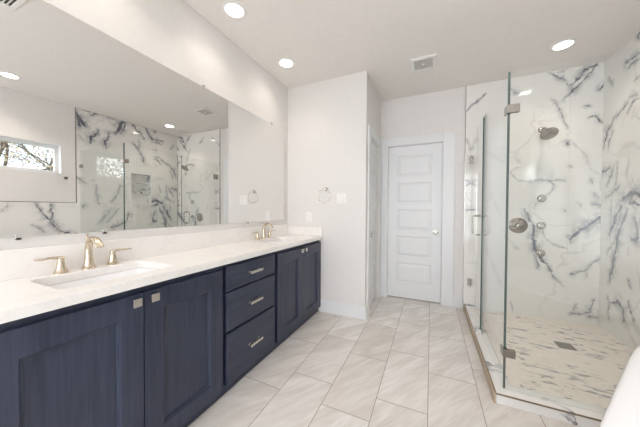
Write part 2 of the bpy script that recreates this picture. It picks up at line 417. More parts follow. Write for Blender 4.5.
RIGHT_VEINS = [
([(2.979,2.145),(3.033,2.153),(3.08,2.094),(3.117,2.056)],0.0069,0.6),
([(3.121,2.463),(3.054,2.477),(2.989,2.469)],0.0069,0.6),
([(3.378,2.509),(3.315,2.416)],0.0069,0.5),
([(3.287,1.959),(3.343,1.88),(3.364,1.789)],0.0076,0.5),
([(3.263,1.629),(3.33,1.529),(3.362,1.452)],0.0076,0.6),
([(3.226,1.651),(3.224,1.454),(3.277,1.35)],0.0076,0.5),
([(3.043,1.309),(2.997,1.357),(2.951,1.321)],0.0151,0.75),
([(3.04,1.506),(3.037,1.411)],0.0041,0.4),
([(3.079,1.229),(3.135,1.096),(3.196,0.972),(3.213,0.849),(3.252,0.656)],0.0096,0.8),
([(3.159,1.17),(3.199,1.064),(3.238,0.938),(3.305,0.835),(3.338,0.803)],0.0076,0.6),
([(3.284,1.309),(3.289,1.06)],0.0089,0.4),
([(3.041,0.959),(2.967,0.97),(2.94,1.014)],0.0151,0.75),
([(3.06,0.89),(3.058,0.811)],0.0041,0.3),
([(3.041,1.274),(2.948,1.254)],0.0206,0.75),
([(3.231,0.744),(3.263,0.645),(3.305,0.5)],0.0089,0.8),
([(3.315,0.378),(3.287,0.339),(3.292,0.153)],0.0062,0.6),
([(3.262,0.324),(3.175,0.369),(3.108,0.332),(3.084,0.217)],0.0096,0.7),
([(3.042,0.429),(3.009,0.333),(2.97,0.237)],0.0069,0.6),
([(3.102,0.329),(3.043,0.378)],0.0083,0.5),
([(3.048,0.599),(3.027,0.548)],0.0062,0.7),
([(1.859,2.632),(1.894,2.559),(1.952,2.462)],0.0208,0.9),
([(1.862,2.553),(1.884,2.455),(1.908,2.458)],0.0254,0.8),
([(1.871,2.73),(1.945,2.718),(2.013,2.697)],0.0116,0.6),
([(2.029,2.641),(2.101,2.708),(2.183,2.726),(2.25,2.703),(2.358,2.722)],0.0116,0.75),
([(2.116,2.446),(2.081,2.381),(2.027,2.322),(2.026,2.211)],0.015,0.7),
([(2.257,2.442),(2.237,2.334),(2.207,2.282),(2.217,2.171)],0.0139,0.6),
([(2.514,2.723),(2.45,2.664),(2.398,2.541),(2.357,2.459)],0.0162,0.85),
([(2.514,2.697),(2.471,2.563),(2.428,2.479)],0.0127,0.65),
([(1.876,2.303),(1.941,2.235)],0.0092,0.3),
([(2.484,2.722),(2.57,2.738),(2.661,2.643),(2.814,2.496)],0.0116,0.65),
([(2.708,2.758),(2.827,2.706),(2.901,2.585),(2.952,2.519),(3.14,2.528)],0.0116,0.65),
([(2.978,2.739),(3.002,2.626)],0.0104,0.5),
([(2.635,2.349),(2.705,2.263),(2.776,2.151),(2.799,2.052)],0.0127,0.65),
([(2.706,2.444),(2.729,2.243)],0.0104,0.4),
([(2.977,2.324),(3.038,2.311)],0.0104,0.4),
([(3.0,2.195),(3.082,2.198),(3.166,2.103)],0.0104,0.5),
([(3.109,2.158),(3.28,2.077),(3.382,1.978),(3.43,1.852)],0.0127,0.65),
([(3.338,1.628),(3.429,1.594)],0.015,0.65),
([(2.933,1.329),(3.038,1.355),(3.135,1.317)],0.0231,0.8),
([(3.163,1.248),(3.248,1.08),(3.306,0.979)],0.0185,0.7),
([(3.08,1.66),(3.093,1.471)],0.0081,0.3),
([(3.192,1.417),(3.367,1.342)],0.0116,0.5),
([(2.995,1.138),(2.939,0.986)],0.0231,0.5),
([(2.561,1.116),(2.517,1.001)],0.0139,0.6),
([(1.84,1.668),(1.92,1.593),(1.971,1.577)],0.0116,0.5),
([(2.075,1.563),(2.092,1.431),(2.128,1.288)],0.0116,0.5),
([(2.433,1.587),(2.36,1.4),(2.297,1.326)],0.0116,0.5),
([(2.278,1.187),(2.106,0.961)],0.0104,0.4),
([(2.397,1.21),(2.219,0.979)],0.0104,0.4),
([(1.952,1.261),(1.917,1.186)],0.0116,0.5),
([(2.294,0.882),(2.501,0.966)],0.0162,0.5),
([(1.418,1.255),(1.545,1.036),(1.649,0.889),(1.778,0.826)],0.0139,0.75),
([(1.582,1.259),(1.58,1.034),(1.665,0.935)],0.0139,0.65),
([(1.4,0.974),(1.512,0.871)],0.0116,0.5),
([(1.145,1.149),(1.193,1.249)],0.0092,0.4)]

def vnoise(a, b, sc, seed):
    rs = np.random.RandomState(seed); G = rs.rand(64, 64)*2-1
    x, y = a*sc, b*sc; xi, yi = np.floor(x).astype(int), np.floor(y).astype(int); fx, fy = x-xi, y-yi
    fx, fy = fx*fx*(3-2*fx), fy*fy*(3-2*fy); g = lambda i, j: G[i % 64, j % 64]
    return (g(xi, yi)*(1-fx)+g(xi+1, yi)*fx)*(1-fy)+(g(xi, yi+1)*(1-fx)+g(xi+1, yi+1)*fx)*fy
def paint_veins(o, ua, veins, seed):
    me = o.data; v = np.empty(len(me.vertices)*3, dtype=np.float32); me.vertices.foreach_get('co', v); v = v.reshape(-1, 3)+np.array(o.location)
    a, b = v[:, ua].astype(float), v[:, 2].astype(float)
    wa = a+.012*vnoise(a, b, 13, seed)+.008*vnoise(a, b, 31, seed+1)+.006*vnoise(a, b, 61, seed+7); wb = b+.012*vnoise(a, b, 13, seed+2)+.008*vnoise(a, b, 31, seed+3)+.006*vnoise(a, b, 61, seed+8)
    val = np.zeros(len(a)); hal = np.zeros(len(a))
    for pts, w_, k in veins:
        pts = [np.array(p) for p in pts]; lo = np.min(pts, 0)-.2; hi = np.max(pts, 0)+.2
        m = np.where((a > lo[0]) & (a < hi[0]) & (b > lo[1]) & (b < hi[1]))[0]
        if not len(m): continue
        d = np.full(len(m), 9.); tt = np.zeros(len(m)); L = 0; tot = sum(np.linalg.norm(q-p) for p, q in zip(pts, pts[1:]))
        for p, q in zip(pts, pts[1:]):
            e = q-p; l = np.linalg.norm(e)+1e-9; h = np.clip(((wa[m]-p[0])*e[0]+(wb[m]-p[1])*e[1])/l**2, 0, 1)
            dd = np.hypot(wa[m]-p[0]-e[0]*h, wb[m]-p[1]-e[1]*h); s = dd < d; d = np.where(s, dd, d); tt = np.where(s, (L+h*l)/tot, tt); L += l
        w2 = 1.15*w_*(.55+.75*np.abs(vnoise(tt*tot, np.full(len(m), w_*999), 9, seed+5)))*(.55+.45*np.sin(np.pi*np.clip(tt, .06, .94)))
        val[m] = np.maximum(val[m], k*np.exp(-(d/w2)**2)); hal[m] = np.maximum(hal[m], k*np.exp(-(d/(w2*4.2))**2))
    for nm, arr in (('vein', val), ('halo', hal)):
        at = me.attributes.new(nm, 'FLOAT', 'POINT'); at.data.foreach_set('value', arr.astype(np.float32))
ST = .008
o = struct(build(holed(cuts(.37, XR+.011, ST), [0]+cuts(.02, H, ST), [], 0, 1, lambda u, v, t: (u, YF-.012+.012*t, v)), 'wall_shower', 'marble_wall', fixn=True))
paint_veins(o, 0, FAR_VEINS, 3)
o = struct(build(holed(cuts(1.85, YF-.012, ST, NI[:2]), [0]+cuts(.02, H, ST, NI[2:]), [NI], 0, 1, lambda u, v, t: (XR+.012*t, u, v)), 'wall_shower_right', 'marble_wall'))
paint_veins(o, 1, [(p, w_*1.25, min(1, k*1.2)) for p, w_, k in RIGHT_VEINS], 9)
o = struct(build(holed(cuts(YB, 1.85, .012), [0]+cuts(.02, 1.28, .012), [], 0, 1, lambda u, v, t: (XR+.012*t, u, v)), 'wall_wainscot', 'marble_wall'))
paint_veins(o, 1, RIGHT_VEINS, 9)
# niche box with a shelf
m = MB(); y0, y1, z0, z1 = NI; xb = XR+.10
m.box(xb, xb+.01, y0, y1, z0, z1); m.box(XR+.001, xb, y0, y0+.006, z0, z1); m.box(XR+.001, xb, y1-.006, y1, z0, z1); m.box(XR+.001, xb, y0+.006, y1-.006, z0, z0+.006); m.box(XR+.001, xb, y0+.006, y1-.006, z1-.006, z1)
struct(build(m, 'trim_1', 'marble_small'))
sbox('trim_2', 'marble_small', XR-.002, xb, y0+.006, y1-.006, 1.664, 1.682)
m = MB(); t_ = .012
for b in ((y0-t_, y0, z0-t_, z1+t_), (y1, y1+t_, z0-t_, z1+t_), (y0, y1, z0-t_, z0), (y0, y1, z1, z1+t_)): m.box(XR-.004, XR, *b)
struct(build(m, 'trim_3', 'trim_paint'))
# metal edge strips where the tile ends
sbox('trim_4', 'nickel', .364, .370, YF-.014, YF, .065, H)
sbox('trim_5', 'nickel', XR-.003, XR+.012, 1.844, 1.850, 1.28, H)
sbox('trim_6', 'nickel', XR-.003, XR+.012, YB, 1.850, 1.28, 1.286)

# ---- window over the tub
xo = XR+.085
m = MB(); y0, y1, z0, z1 = WIN; fw = .045
for b in ((y0, y0+fw, z0, z1), (y1-fw, y1, z0, z1), (y0+fw, y1-fw, z0, z0+fw), (y0+fw, y1-fw, z1-fw, z1)): m.box(xo, xo+.06, *b)
win = struct(build(m, 'window_1', 'trim_paint', bevel=.004))
build(MB().box(xo+.028, xo+.034, y0+fw, y1-fw, z0+fw, z1-fw), 'window_pane', 'window_glass', win)
m = MB()
for b in ((y0-.002, y0+.004, z0, z1), (y1-.004, y1+.002, z0, z1), (y0, y1, z0-.002, z0+.004), (y0, y1, z1-.004, z1+.002)): m.box(XR+.008, xo, *b)
struct(build(m, 'trim_7', 'trim_paint'))

# ---- doors, casings, baseboards
def door(name, w_, h_, npan, mp, knob_u, knob_z, kdir):
    """slab 0..w_ by 0..h_, recessed panels with a raised field; mp(u, d, z): d outwards"""
    th = .04; m = MB(); st = .115; gap = .085; ph = (h_-.13-.20-gap*(npan-1))/npan
    us = [0, st, w_-st, w_]; zs = [0, .20]; holes = []
    for k in range(npan):
        a = .20+k*(ph+gap); holes.append((st, w_-st, a, a+ph)); zs += [a, a+ph]
    zs.append(h_); zs = sorted(set(np.round(zs, 5)))
    q = holed(us, zs, holes, 0, 1, lambda u, v, t: mp(u, -th*t, v)); m.add(q.v, q.f)
    for (a, b, c, d) in holes:
        def ring(i, dp): return [mp(a+i, dp, c+i), mp(b-i, dp, c+i), mp(b-i, dp, d-i), mp(a+i, dp, d-i)]
        m.rings([ring(0, 0), ring(.008, -.007), ring(.022, -.007), ring(.044, -.002), ring(.045, -.0018)], cap0=False)
    o = struct(build(m, name, 'trim_paint'))
    c = Vector(mp(knob_u, 0, knob_z)); ax = Vector(kdir)
    build(MB().lathe([(.0, 0), (.031, 0), (.032, .004), (.030, .008), (.012, .010), (.011, .026), (.016, .032), (.026, .040), (.028, .050), (.024, .058), (.012, .062), (0, .0625)], c, ax, cap0=False, cap1=False), 'door_knob', 'satin', o, smooth=True)
    return o
dw = DF[1]-DF[0]-.008
door('door_1', dw, DF[2]-.016, 5, lambda u, d, z: (DF[0]+.004+u, YF+.035-d, z+.012), dw-.065, .905, (0, -1, 0))
sw = DS[1]-DS[0]-.008
door('door_2', sw, DS[2]-.016, 5, lambda u, d, z: (XP-.03+d, DS[0]+.004+u, z+.012), .065, .895, (1, 0, 0))
def casing(name, u0, u1, ztop, wl, wr, wt, mp):
    m = MB()
    def b(a0, a1, c0, c1, t=.02):
        P = [mp(u, d, z) for z in (c0, c1) for d in (0, t) for u in (a0, a1)]
        m.add(P, [(0, 2, 3, 1), (4, 5, 7, 6), (0, 1, 5, 4), (2, 6, 7, 3), (0, 4, 6, 2), (1, 3, 7, 5)])
    b(u0-wl, u0, 0, ztop+wt); b(u1, u1+wr, 0, ztop+wt); b(u0, u1, ztop, ztop+wt)
    struct(build(m, name, 'trim_paint', bevel=.004))
casing('trim_8', DF[0], DF[1], DF[2], .084, .135, .105, lambda u, d, z: (u, YF-d, z))
casing('trim_9', DS[0], DS[1], DS[2], .105, .09, .105, lambda u, d, z: (XP+d, u, z))
# door stops / jambs
m = MB(); m.box(DF[0]-.0005, DF[0]+.003, YF+.001, YF+.10, .0, DF[2]); m.box(DF[1]-.003, DF[1]+.0005, YF+.001, YF+.10, 0, DF[2]); m.box(DF[0], DF[1], YF+.001, YF+.10, DF[2]-.003, DF[2])
struct(build(m, 'trim_10', 'trim_paint'))
sbox('trim_11', 'dark_metal', DF[0]+.004, DF[1]-.004, YF+.05, YF+.12, 0, .010)
def baseb(name, x0, x1, y0, y1, nx, ny):
    m = MB(); m.box(x0, x1, y0, y1, 0, .128)
    m.box(x0+(.004 if nx < 0 else 0), x1-(.004 if nx > 0 else 0), y0+(.005 if ny < 0 else 0), y1, .128, .140)
    struct(build(m, name, 'trim_paint', bevel=.002))
baseb('baseboard_partition', -1.20, XP+.014, YP-.014, YP, 0, -1)
baseb('baseboard_closet', XP, XP+.014, YP, DS[0]-.107, 1, 0)
baseb('baseboard_far', DF[1]+.137, .364, YF-.014, YF, 0, -1)
baseb('baseboard_left', XL, XL+.014, YB, .15, 1, 0)
baseb('baseboard_back', XL+.014, XR-.001, YB, YB+.014, 0, 1)

# ---- shower pan and curb
CX0, CX1, CY0, CY1, CZ = .384, .488, 1.832, 1.955, .066
struct(link('shower_curb', plate([(CX0, YF-.0125), (CX0, CY0), (XR-.0005, CY0), (XR-.0005, CY1), (CX1, CY1), (CX1, YF-.0125)], [], 0, CZ), 'marble_small', bevel=.002))
sbox('shower_floor', 'shower_mosaic', CX1, XR-.0005, CY1, YF-.0125, 0, .030)
m = MB(); m.box(CX0-.004, CX0, CY0-.004, YF-.0145, CZ-.008, CZ+.001); m.box(CX0, XR-.003, CY0-.004, CY0, CZ-.008, CZ+.001)
struct(build(m, 'trim_12', 'bronze_trim'))
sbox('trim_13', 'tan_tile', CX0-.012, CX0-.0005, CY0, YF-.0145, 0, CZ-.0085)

# ---- outside
struct(build(MB().box(XR+.2, 30, -25, 30, -.3, -.15), 'ground', 'ground_grass'))

# ---------------------------------------------------------------- vanity
VX, VY0, VY1, VZT, VZB = -1.20, .155, YP-.004, .853, .052      # face-frame plane
van = empty('vanity_cabinet', (-1.42, (VY0+VY1)/2, 0))
tag(van, 'long dark navy stained wood vanity cabinet with doors and three drawers', 'cabinet')
m = MB(); m.box(XL+.002, VX-.018, VY0, VY0+.018, VZB, VZT); m.box(XL+.002, VX-.018, VY1-.018, VY1, VZB, VZT); m.box(XL+.002, VX-.018, VY0+.018, VY1-.018, VZB, VZB+.018); m.box(XL+.002, XL+.008, VY0+.018, VY1-.018, VZB+.018, .70)
DOORS = [(.218, .674), (.678, 1.134), (1.733, 2.180), (2.184, 2.622)]; DRW = [(.676, .832), (.412, .662), (.070, .398)]; DY = (1.168, 1.697)
build(m, 'carcass', 'navy_wood', van)
m = MB()
for a, b in ((VY0, .224), (1.128, 1.174), (1.691, 1.739), (2.616, VY1)): m.box(VX-.018, VX, a, b, VZB, VZT)
m.box(VX-.018, VX-.0005, VY0, VY1, .815, VZT); m.box(VX-.018, VX-.0005, VY0, VY1, VZB, .075)
m.box(VX-.018, VX-.001, DY[0], DY[1], .655, .68); m.box(VX-.018, VX-.001, DY[0], DY[1], .392, .418)
build(m, 'face_frame', 'navy_wood', van, bevel=.001)
build(MB().box(VX-.030, VX-.010, VY0+.005, VY1, 0, VZB), 'toe_kick', 'navy_wood_flat', van)
def cab_door(y0, y1, z0, z1, knob_y):
    sw_ = .088; m = MB(); X1 = VX+.026
    q = holed([y0, y0+sw_, y1-sw_, y1], [z0, z0+sw_, z1-sw_-.008, z1], [(y0+sw_, y1-sw_, z0+sw_, z1-sw_-.008)], 0, 1, lambda u, v, t: (X1-.0255*t, u, v)); m.add(q.v, q.f)
    a, b, c, d = y0+sw_, y1-sw_, z0+sw_, z1-sw_-.008
    ring = lambda i, x: [(X1-x, a+i, c+i), (X1-x, b-i, c+i), (X1-x, b-i, d-i), (X1-x, a+i, d-i)]
    m.rings([ring(-.001, 0), ring(.003, .002), ring(.005, .009), ring(.012, .012), ring(.0125, .0175)], cap0=False, cap1=False)
    o = build(m, 'door', 'navy_wood', van, bevel=.0015)
    build(MB().box(X1-.0235, X1-.0165, a+.002, b-.002, c+.002, d-.002), 'panel', 'navy_wood', o)
    kz = z1-.031; k = MB()
    k.lathe([(.008, 0), (.006, .006), (.006, .018)], (X1, knob_y, kz), (1, 0, 0), n=14)
    k.box(X1, X1+.003, knob_y-.010, knob_y+.010, kz-.010, kz+.010); k.box(X1+.016, X1+.024, knob_y-.018, knob_y+.018, kz-.018, kz+.018)
    kk = build(k, 'knob', 'satin', o, bevel=.0015); kk['label'] = 'square brushed nickel knob'
for i, (a, b) in enumerate(DOORS): cab_door(a, b, .062, .822, b-.036 if i % 2 == 0 else a+.036)
for z0, z1 in DRW:
    X1 = VX+.026; m = MB().box(X1-.0255, X1-.004, DY[0], DY[1], z0, z1)
    r = lambda i, x: [(x, DY[0]+i, z0+i), (x, DY[1]-i, z0+i), (x, DY[1]-i, z1-i), (x, DY[0]+i, z1-i)]
    m.rings([r(0, X1-.004), r(.006, X1)], cap0=False)
    o = build(m, 'drawer', 'navy_wood_flat', van)
    c = (DY[0]+DY[1])/2; zc = (z0+z1)/2; k = MB()
    for s in (-.048, .048): k.box(X1-.001, X1+.024, c+s-.006, c+s+.006, zc-.005, zc+.005); k.box(X1-.001, X1+.003, c+s-.009, c+s+.009, zc-.009, zc+.009)
    k.box(X1+.022, X1+.031, c-.068, c+.068, zc-.0095, zc+.0095)
    kk = build(k, 'pull', 'satin', o, bevel=.0015); kk['label'] = 'brushed nickel bar pull'

# ---- worktop, splashes, sinks
CXF, CZ0, CZ1 = -1.158, .855, .895
SINKS = (.655, 2.08); SX0, SX1, SHW = -1.550, -1.248, .225
hol = [rrect(SX0, SX1, c-SHW, c+SHW, .035) for c in SINKS]
ct = link('countertop', plate([(XL+.001, VY0-.012), (CXF, VY0-.012), (CXF, YP-.001), (XL+.001, YP-.001)], hol, CZ0, CZ1), 'quartz', bevel=.002)
tag(ct, 'long white quartz countertop on the navy vanity cabinet', 'countertop')
bs = build(MB().box(XL+.001, XL+.021, VY0-.012, YP-.022, CZ1, 1.022), 'backsplash', 'quartz', bevel=.002); tag(bs, 'white quartz backsplash strip along the countertop below the long mirror', 'backsplash')
ss = build(MB().box(XL+.001, CXF-.004, YP-.021, YP-.001, CZ1, .995), 'side_splash', 'quartz', bevel=.002); tag(ss, 'short white quartz side splash at the end of the countertop below the outlet', 'backsplash')
def sink(c, label):
    m = MB(); L = lambda i, z, r: [(x, y, z) for x, y in rrect(SX0+i, SX1-i, c-SHW+i, c+SHW-i, r)]
    m.rings([L(-.022, CZ0-.001, .05), L(-.004, CZ0-.001, .038), L(.002, CZ0-.006, .036), L(.010, .79, .05), L(.028, .745, .06), L(.07, .735, .05), L(.13, .732, .02)], cap0=False, cap1=True)
    m.rings([L(-.022, CZ0-.001, .05), L(-.022, CZ0-.012, .05), L(.0, .79, .05), L(.02, .735, .06), L(.07, .725, .05)], cap0=False, cap1=True)
    s = build(m, 'sink', 'porcelain', smooth=50); tag(s, label, 'sink', 'undermount vanity sinks')
    build(MB().lathe([(0, .002), (.010, .003), (.018, .0015), (.021, .003), (.023, 0)], ((SX0+SX1)/2, c, .7325), n=20, cap0=False), 'drain', 'champagne', s, smooth=True)
    return s
sink(SINKS[0], 'white rectangular undermount sink in the countertop nearest the camera'); sink(SINKS[1], 'white rectangular undermount sink at the far end of the countertop')

# ---- faucets
FXC = -1.582
fa = empty('faucet', (FXC, .648, CZ1)); m = MB(); X, Y, Z = FXC, .648, CZ1
m.lathe([(.0, 0), (.029, 0), (.029, .006), (.025, .010), (.021, .022), (.0175, .045), (.0155, .075), (.0150, .100)], (X, Y, Z), n=24, cap0=False)
pth = [(0, .095), (.002, .112), (.008, .130), (.020, .146), (.038, .155), (.058, .154), (.078, .145), (.096, .130), (.108, .116)]
m.sweep([(X+a, Y, Z+b) for a, b in pth], [(.0150, .0150), (.0150, .0150), (.0152, .0148), (.0156, .0140), (.0160, .0125), (.0165, .0110), (.0170, .0095), (.0172, .0080), (.0170, .0070)], n=18, up=(-.4, 0, 1))
m.lathe([(.0, .0), (.006, .0), (.007, .006), (.005, .016), (.008, .022), (.0, .026)], (X-.012, Y, Z+.150), n=12, cap0=False, cap1=False)
build(m, 'spout', 'champagne', fa, smooth=True)
for s in (-1, 1):
    yh = Y+s*.103; m = MB()
    m.lathe([(0, 0), (.027, 0), (.027, .005), (.0235, .009), (.0185, .024), (.0145, .046), (.0125, .060), (.0135, .066), (.0130, .074), (.008, .079), (0, .080)], (X, yh, Z), n=22, cap0=False, cap1=False)
    hb = build(m, 'handle', 'champagne', fa, smooth=True)
    lv = MB().sweep([(X, yh-s*.004, Z+.070), (X+.002, yh+s*.016, Z+.075), (X+.004, yh+s*.040, Z+.077), (X+.006, yh+s*.062, Z+.075), (X+.007, yh+s*.082, Z+.076), (X+.007, yh+s*.090, Z+.077)], [(.009, .008), (.010, .007), (.0095, .0055), (.0095, .0048), (.008, .004), (.003, .002)], n=14)
    build(lv, 'lever', 'champagne', hb, smooth=True)
tag(fa, 'brushed gold widespread faucet with two lever handles nearest the camera', 'faucet', 'vanity faucets')
def copy_tree(o, parent=None):
    c = o.copy(); COL.objects.link(c)
    if parent: c.parent = parent
    for ch in list(o.children): copy_tree(ch, c)
    return c
f2 = copy_tree(fa); f2.location = (FXC, SINKS[1], CZ1)
f2['label'] = 'brushed gold widespread faucet at the far sink near the partition wall'

# ---- mirror and what hangs on the walls
MY0, MY1, MZ0, MZ1 = .16, 2.545, 1.072, 2.160
m = MB(); r = lambda i, x: [(XL+x, MY0+i, MZ0+i), (XL+x, MY1-i, MZ0+i), (XL+x, MY1-i, MZ1-i), (XL+x, MY0+i, MZ1-i)]
m.rings([r(0, .0005), r(0, .0055), r(.002, .006)])
mir = build(m, 'wall_mirror', 'mirror_silver'); tag(mir, 'long frameless wall mirror above the vanity backsplash', 'mirror')
for y, z, s in ((.45, MZ1, 1), (1.39, MZ1, 1), (2.29, MZ1, 1), (.43, MZ0, -1), (.74, MZ0, -1), (1.9, MZ0, -1)):
    m = MB(); m.box(XL+.0005, XL+.012, y-.009, y+.009, z if s > 0 else z-.012, z+.012 if s > 0 else z); m.box(XL+.0065, XL+.012, y-.009, y+.009, z-.012, z+.012)
    build(m, 'clip', 'chrome', mir, bevel=.002)
tr = empty('towel_ring', (-1.115, YP, 1.438))
build(MB().lathe([(0, 0), (.024, 0), (.025, .004), (.021, .010), (.011, .016), (.009, .045), (.012, .050), (.012, .060), (0, .063)], (-1.115, YP, 1.438), (0, -1, 0), n=24, cap0=False, cap1=False), 'post', 'satin', tr, smooth=True)
rc = Vector((-1.125, YP-.052, 1.360)); m = MB(); RR = .078; rs = []
for k in range(40):
    a = 2*math.pi*k/40; d = Vector((math.cos(a), 0, math.sin(a))); rs.append([rc+d*(RR+.0045*math.cos(b))+Vector((0, .0045*math.sin(b), 0)) for b in [2*math.pi*j/10 for j in range(10)]])
m.rings(rs+[rs[0]], cap0=False, cap1=False); build(m, 'ring', 'satin', tr, smooth=True)
tag(tr, 'round brushed nickel towel ring on the white partition wall', 'towel ring')
def wall_plate(name, x, z, w_, h_, n, outlet, label, cat):
    e = empty(name, (x, YP, z-h_/2)); m = MB(); q = lambda i, d: [(x-w_/2+i, YP-d, z-h_/2+i), (x+w_/2-i, YP-d, z-h_/2+i), (x+w_/2-i, YP-d, z+h_/2-i), (x-w_/2+i, YP-d, z+h_/2-i)]
    m.rings([q(0, .0002), q(0, .003), q(.004, .006)]); build(m, 'cover_plate', 'plastic_white', e)
    for k in range(n):
        cx = x+(k-(n-1)/2)*.046; m = MB()
        if outlet:
            m.box(cx-.0165, cx+.0165, YP-.008, YP-.0058, z-.033, z+.033); b = build(m, 'receptacle', 'plastic_white', e, bevel=.001)
            for zz in (-.018, .018):
                for xx in (-.008, .005): build(MB().box(cx+xx, cx+xx+.002, YP-.0086, YP-.0079, z+zz-.004, z+zz+.005), 'slot', 'slot', b)
        else:
            m.rings([[(cx-.0165, YP-.0058, z-.033), (cx+.0165, YP-.0058, z-.033), (cx+.0165, YP-.0058, z+.033), (cx-.0165, YP-.0058, z+.033)], [(cx-.015, YP-.0075, z-.031), (cx+.015, YP-.0075, z-.031), (cx+.015, YP-.0105, z+.031), (cx-.015, YP-.0105, z+.031)]])
            build(m, 'rocker', 'plastic_white', e)
    tag(e, label, cat)
wall_plate('light_switch', -.925, 1.325, .118, .118, 2, False, 'white double rocker light switch right of the towel ring', 'light switch')
wall_plate('power_outlet', -1.345, 1.112, .072, .116, 1, True, 'white power outlet on the partition wall above the countertop end', 'power outlet')
hk = empty('robe_hook', (XR+.012, 1.735, 1.63)); c = Vector((XR+.012, 1.735, 1.64))
build(MB().lathe([(0, 0), (.022, 0), (.022, .004), (.012, .009), (.007, .012), (.007, .028)], c, (-1, 0, 0), n=20, cap0=False), 'rose', 'dark_metal', hk, smooth=True)
build(MB().sweep([c+Vector((-.026, 0, .0)), c+Vector((-.034, 0, -.012)), c+Vector((-.046, 0, -.014)), c+Vector((-.054, 0, .0)), c+Vector((-.056, 0, .014))], [.006, .006, .0055, .005, .006], n=10, up=(0, 1, 0)), 'hook', 'dark_metal', hk, smooth=True)
tag(hk, 'small dark robe hook on the wall beside the window, seen in the mirror', 'hook')

# ---------------------------------------------------------------- ceiling fittings
def downlight(x, y, label, watts=LAMP_W):
    e = empty('recessed_light', (x, y, H)); m = MB()
    m.lathe([(.088, 0), (.088, .003), (.082, .007), (.066, .006), (.064, .002), (.064, 0)], (x, y, H), (0, 0, -1), n=40, cap0=False, cap1=False)
    build(m, 'trim_ring', 'plastic_white', e, smooth=True)
    build(MB().lathe([(.0645, .001), (.0645, .0035), (0, .0040)], (x, y, H), (0, 0, -1), n=40, cap1=False), 'lens', 'lamp_lens', e)
    ld = bpy.data.lights.new('lamp', 'AREA'); ld.shape = 'DISK'; ld.size = .12; ld.energy = watts; ld.color = (1., .87, .74); ld.spread = math.radians(115)
    lo = bpy.data.objects.new('lamp', ld); COL.objects.link(lo); lo.parent = e; lo.location = (0, 0, -.0075)
    tag(e, label, 'ceiling light', 'recessed ceiling lights')
downlight(-1.372, 1.44, 'round recessed ceiling light above the vanity, nearer the camera')
downlight(-1.372, 2.17, 'round recessed ceiling light above the far end of the vanity')
downlight(1.07, 2.95, 'round recessed ceiling light over the shower', 2.8)
downlight(1.10, 1.10, 'round recessed ceiling light reflected at the left end of the mirror', 4.5)
downlight(-1.372, .70, 'extra round recessed ceiling light added above the near end of the vanity, out of frame')  # extra lamp added out of frame, extending the vanity row
downlight(-.25, -.75, 'extra round recessed ceiling light added as fill behind the camera, out of frame', 3.)  # unseen lamp added for fill light from behind the camera
ef = empty('exhaust_fan', (-.09, 2.735, H)); x, y = -.09, 2.735; s = .118
m = MB(); q = lambda i, d: [(x-s+i, y-s+i, H-d), (x+s-i, y-s+i, H-d), (x+s-i, y+s-i, H-d), (x-s+i, y+s-i, H-d)]
m.rings([q(0, .0003), q(.002, .010), q(.012, .014), q(.030, .014), q(.032, .006)], cap0=True, cap1=False); build(m, 'housing_frame', 'plastic_white', ef)
m = MB()
for k in range(9): a = -s+.034+k*(2*s-.068)/8.5; m.box(x-s+.032, x+s-.032, y+a, y+a+.009, H-.012, H-.006)
g = build(m, 'grille', 'grille', ef)
build(MB().box(x-s+.03, x+s-.03, y-s+.03, y+s-.03, H-.006, H-.004), 'backing', 'grille', ef)
build(MB().lathe([(0, .019), (.012, .018), (.015, .012)], (x, y, H-.001), (0, 0, -1), n=16, cap0=False), 'center_screw_cap', 'plastic_white', ef)
tag(ef, 'square white ceiling exhaust fan in front of the white door', 'exhaust fan')
av = empty('air_vent', (-.53, .655, H)); x, y, s, s2 = -.53, .655, .15, .105
m = MB()
for b in ((x-s, x+s, y-s2, y-s2+.03), (x-s, x+s, y+s2-.03, y+s2), (x-s, x-s+.03, y-s2+.03, y+s2-.03), (x+s-.03, x+s, y-s2+.03, y+s2-.03)): m.box(*b, H-.008, H-.0003)
build(m, 'vent_frame', 'plastic_white', av, bevel=.003)
build(MB().box(x-s+.03, x+s-.03, y-s2+.03, y+s2-.03, H-.002, H-.0005), 'backing', 'slot', av)
for k in range(7):
    a = y-s2+.034+k*.0205; m = MB(); P = [(a, H-.007), (a+.010, H-.0025), (a+.012, H-.0025), (a+.002, H-.007)]
    m.rings([[(x-s+.03, u, z) for u, z in P], [(x+s-.03, u, z) for u, z in P]]); build(m, 'slat', 'plastic_white', av)
tag(av, 'white slatted ceiling air vent reflected in the upper left of the mirror', 'air vent')

# ---------------------------------------------------------------- shower glass
def pane(axis, p, th, a0, a1, z0, z1, name, parent=None, e0=1, e1=0):
    m = MB()
    if axis == 'x': m.box(p-th/2, p+th/2, a0, a1, z0, z1, mis=[0, 0, e0, e1, 0, 0])
    else: m.box(a0, a1, p-th/2, p+th/2, z0, z1, mis=[0, 0, 0, 0, e0, e1])
    return build(m, name, ['shower_glass', 'glass_edge'], parent)
GX, GY, GT = .437, 1.893, 2.070
gf = empty('glass_panel', (GX, 2.25, CZ)); pane('x', GX, .013, 1.902, 2.655, CZ+.0005, GT, 'glass_sheet', gf, 1, 1)
tag(gf, 'fixed clear glass shower panel standing beside the glass door', 'glass panel')
gp = empty('glass_panel', (1.0, GY, CZ)); pane('y', GY, .010, GX-.005, XR-.004, CZ+.0005, GT, 'glass_sheet', gp)
tag(gp, 'wide fixed clear glass shower panel facing the camera on the curb', 'glass panel')
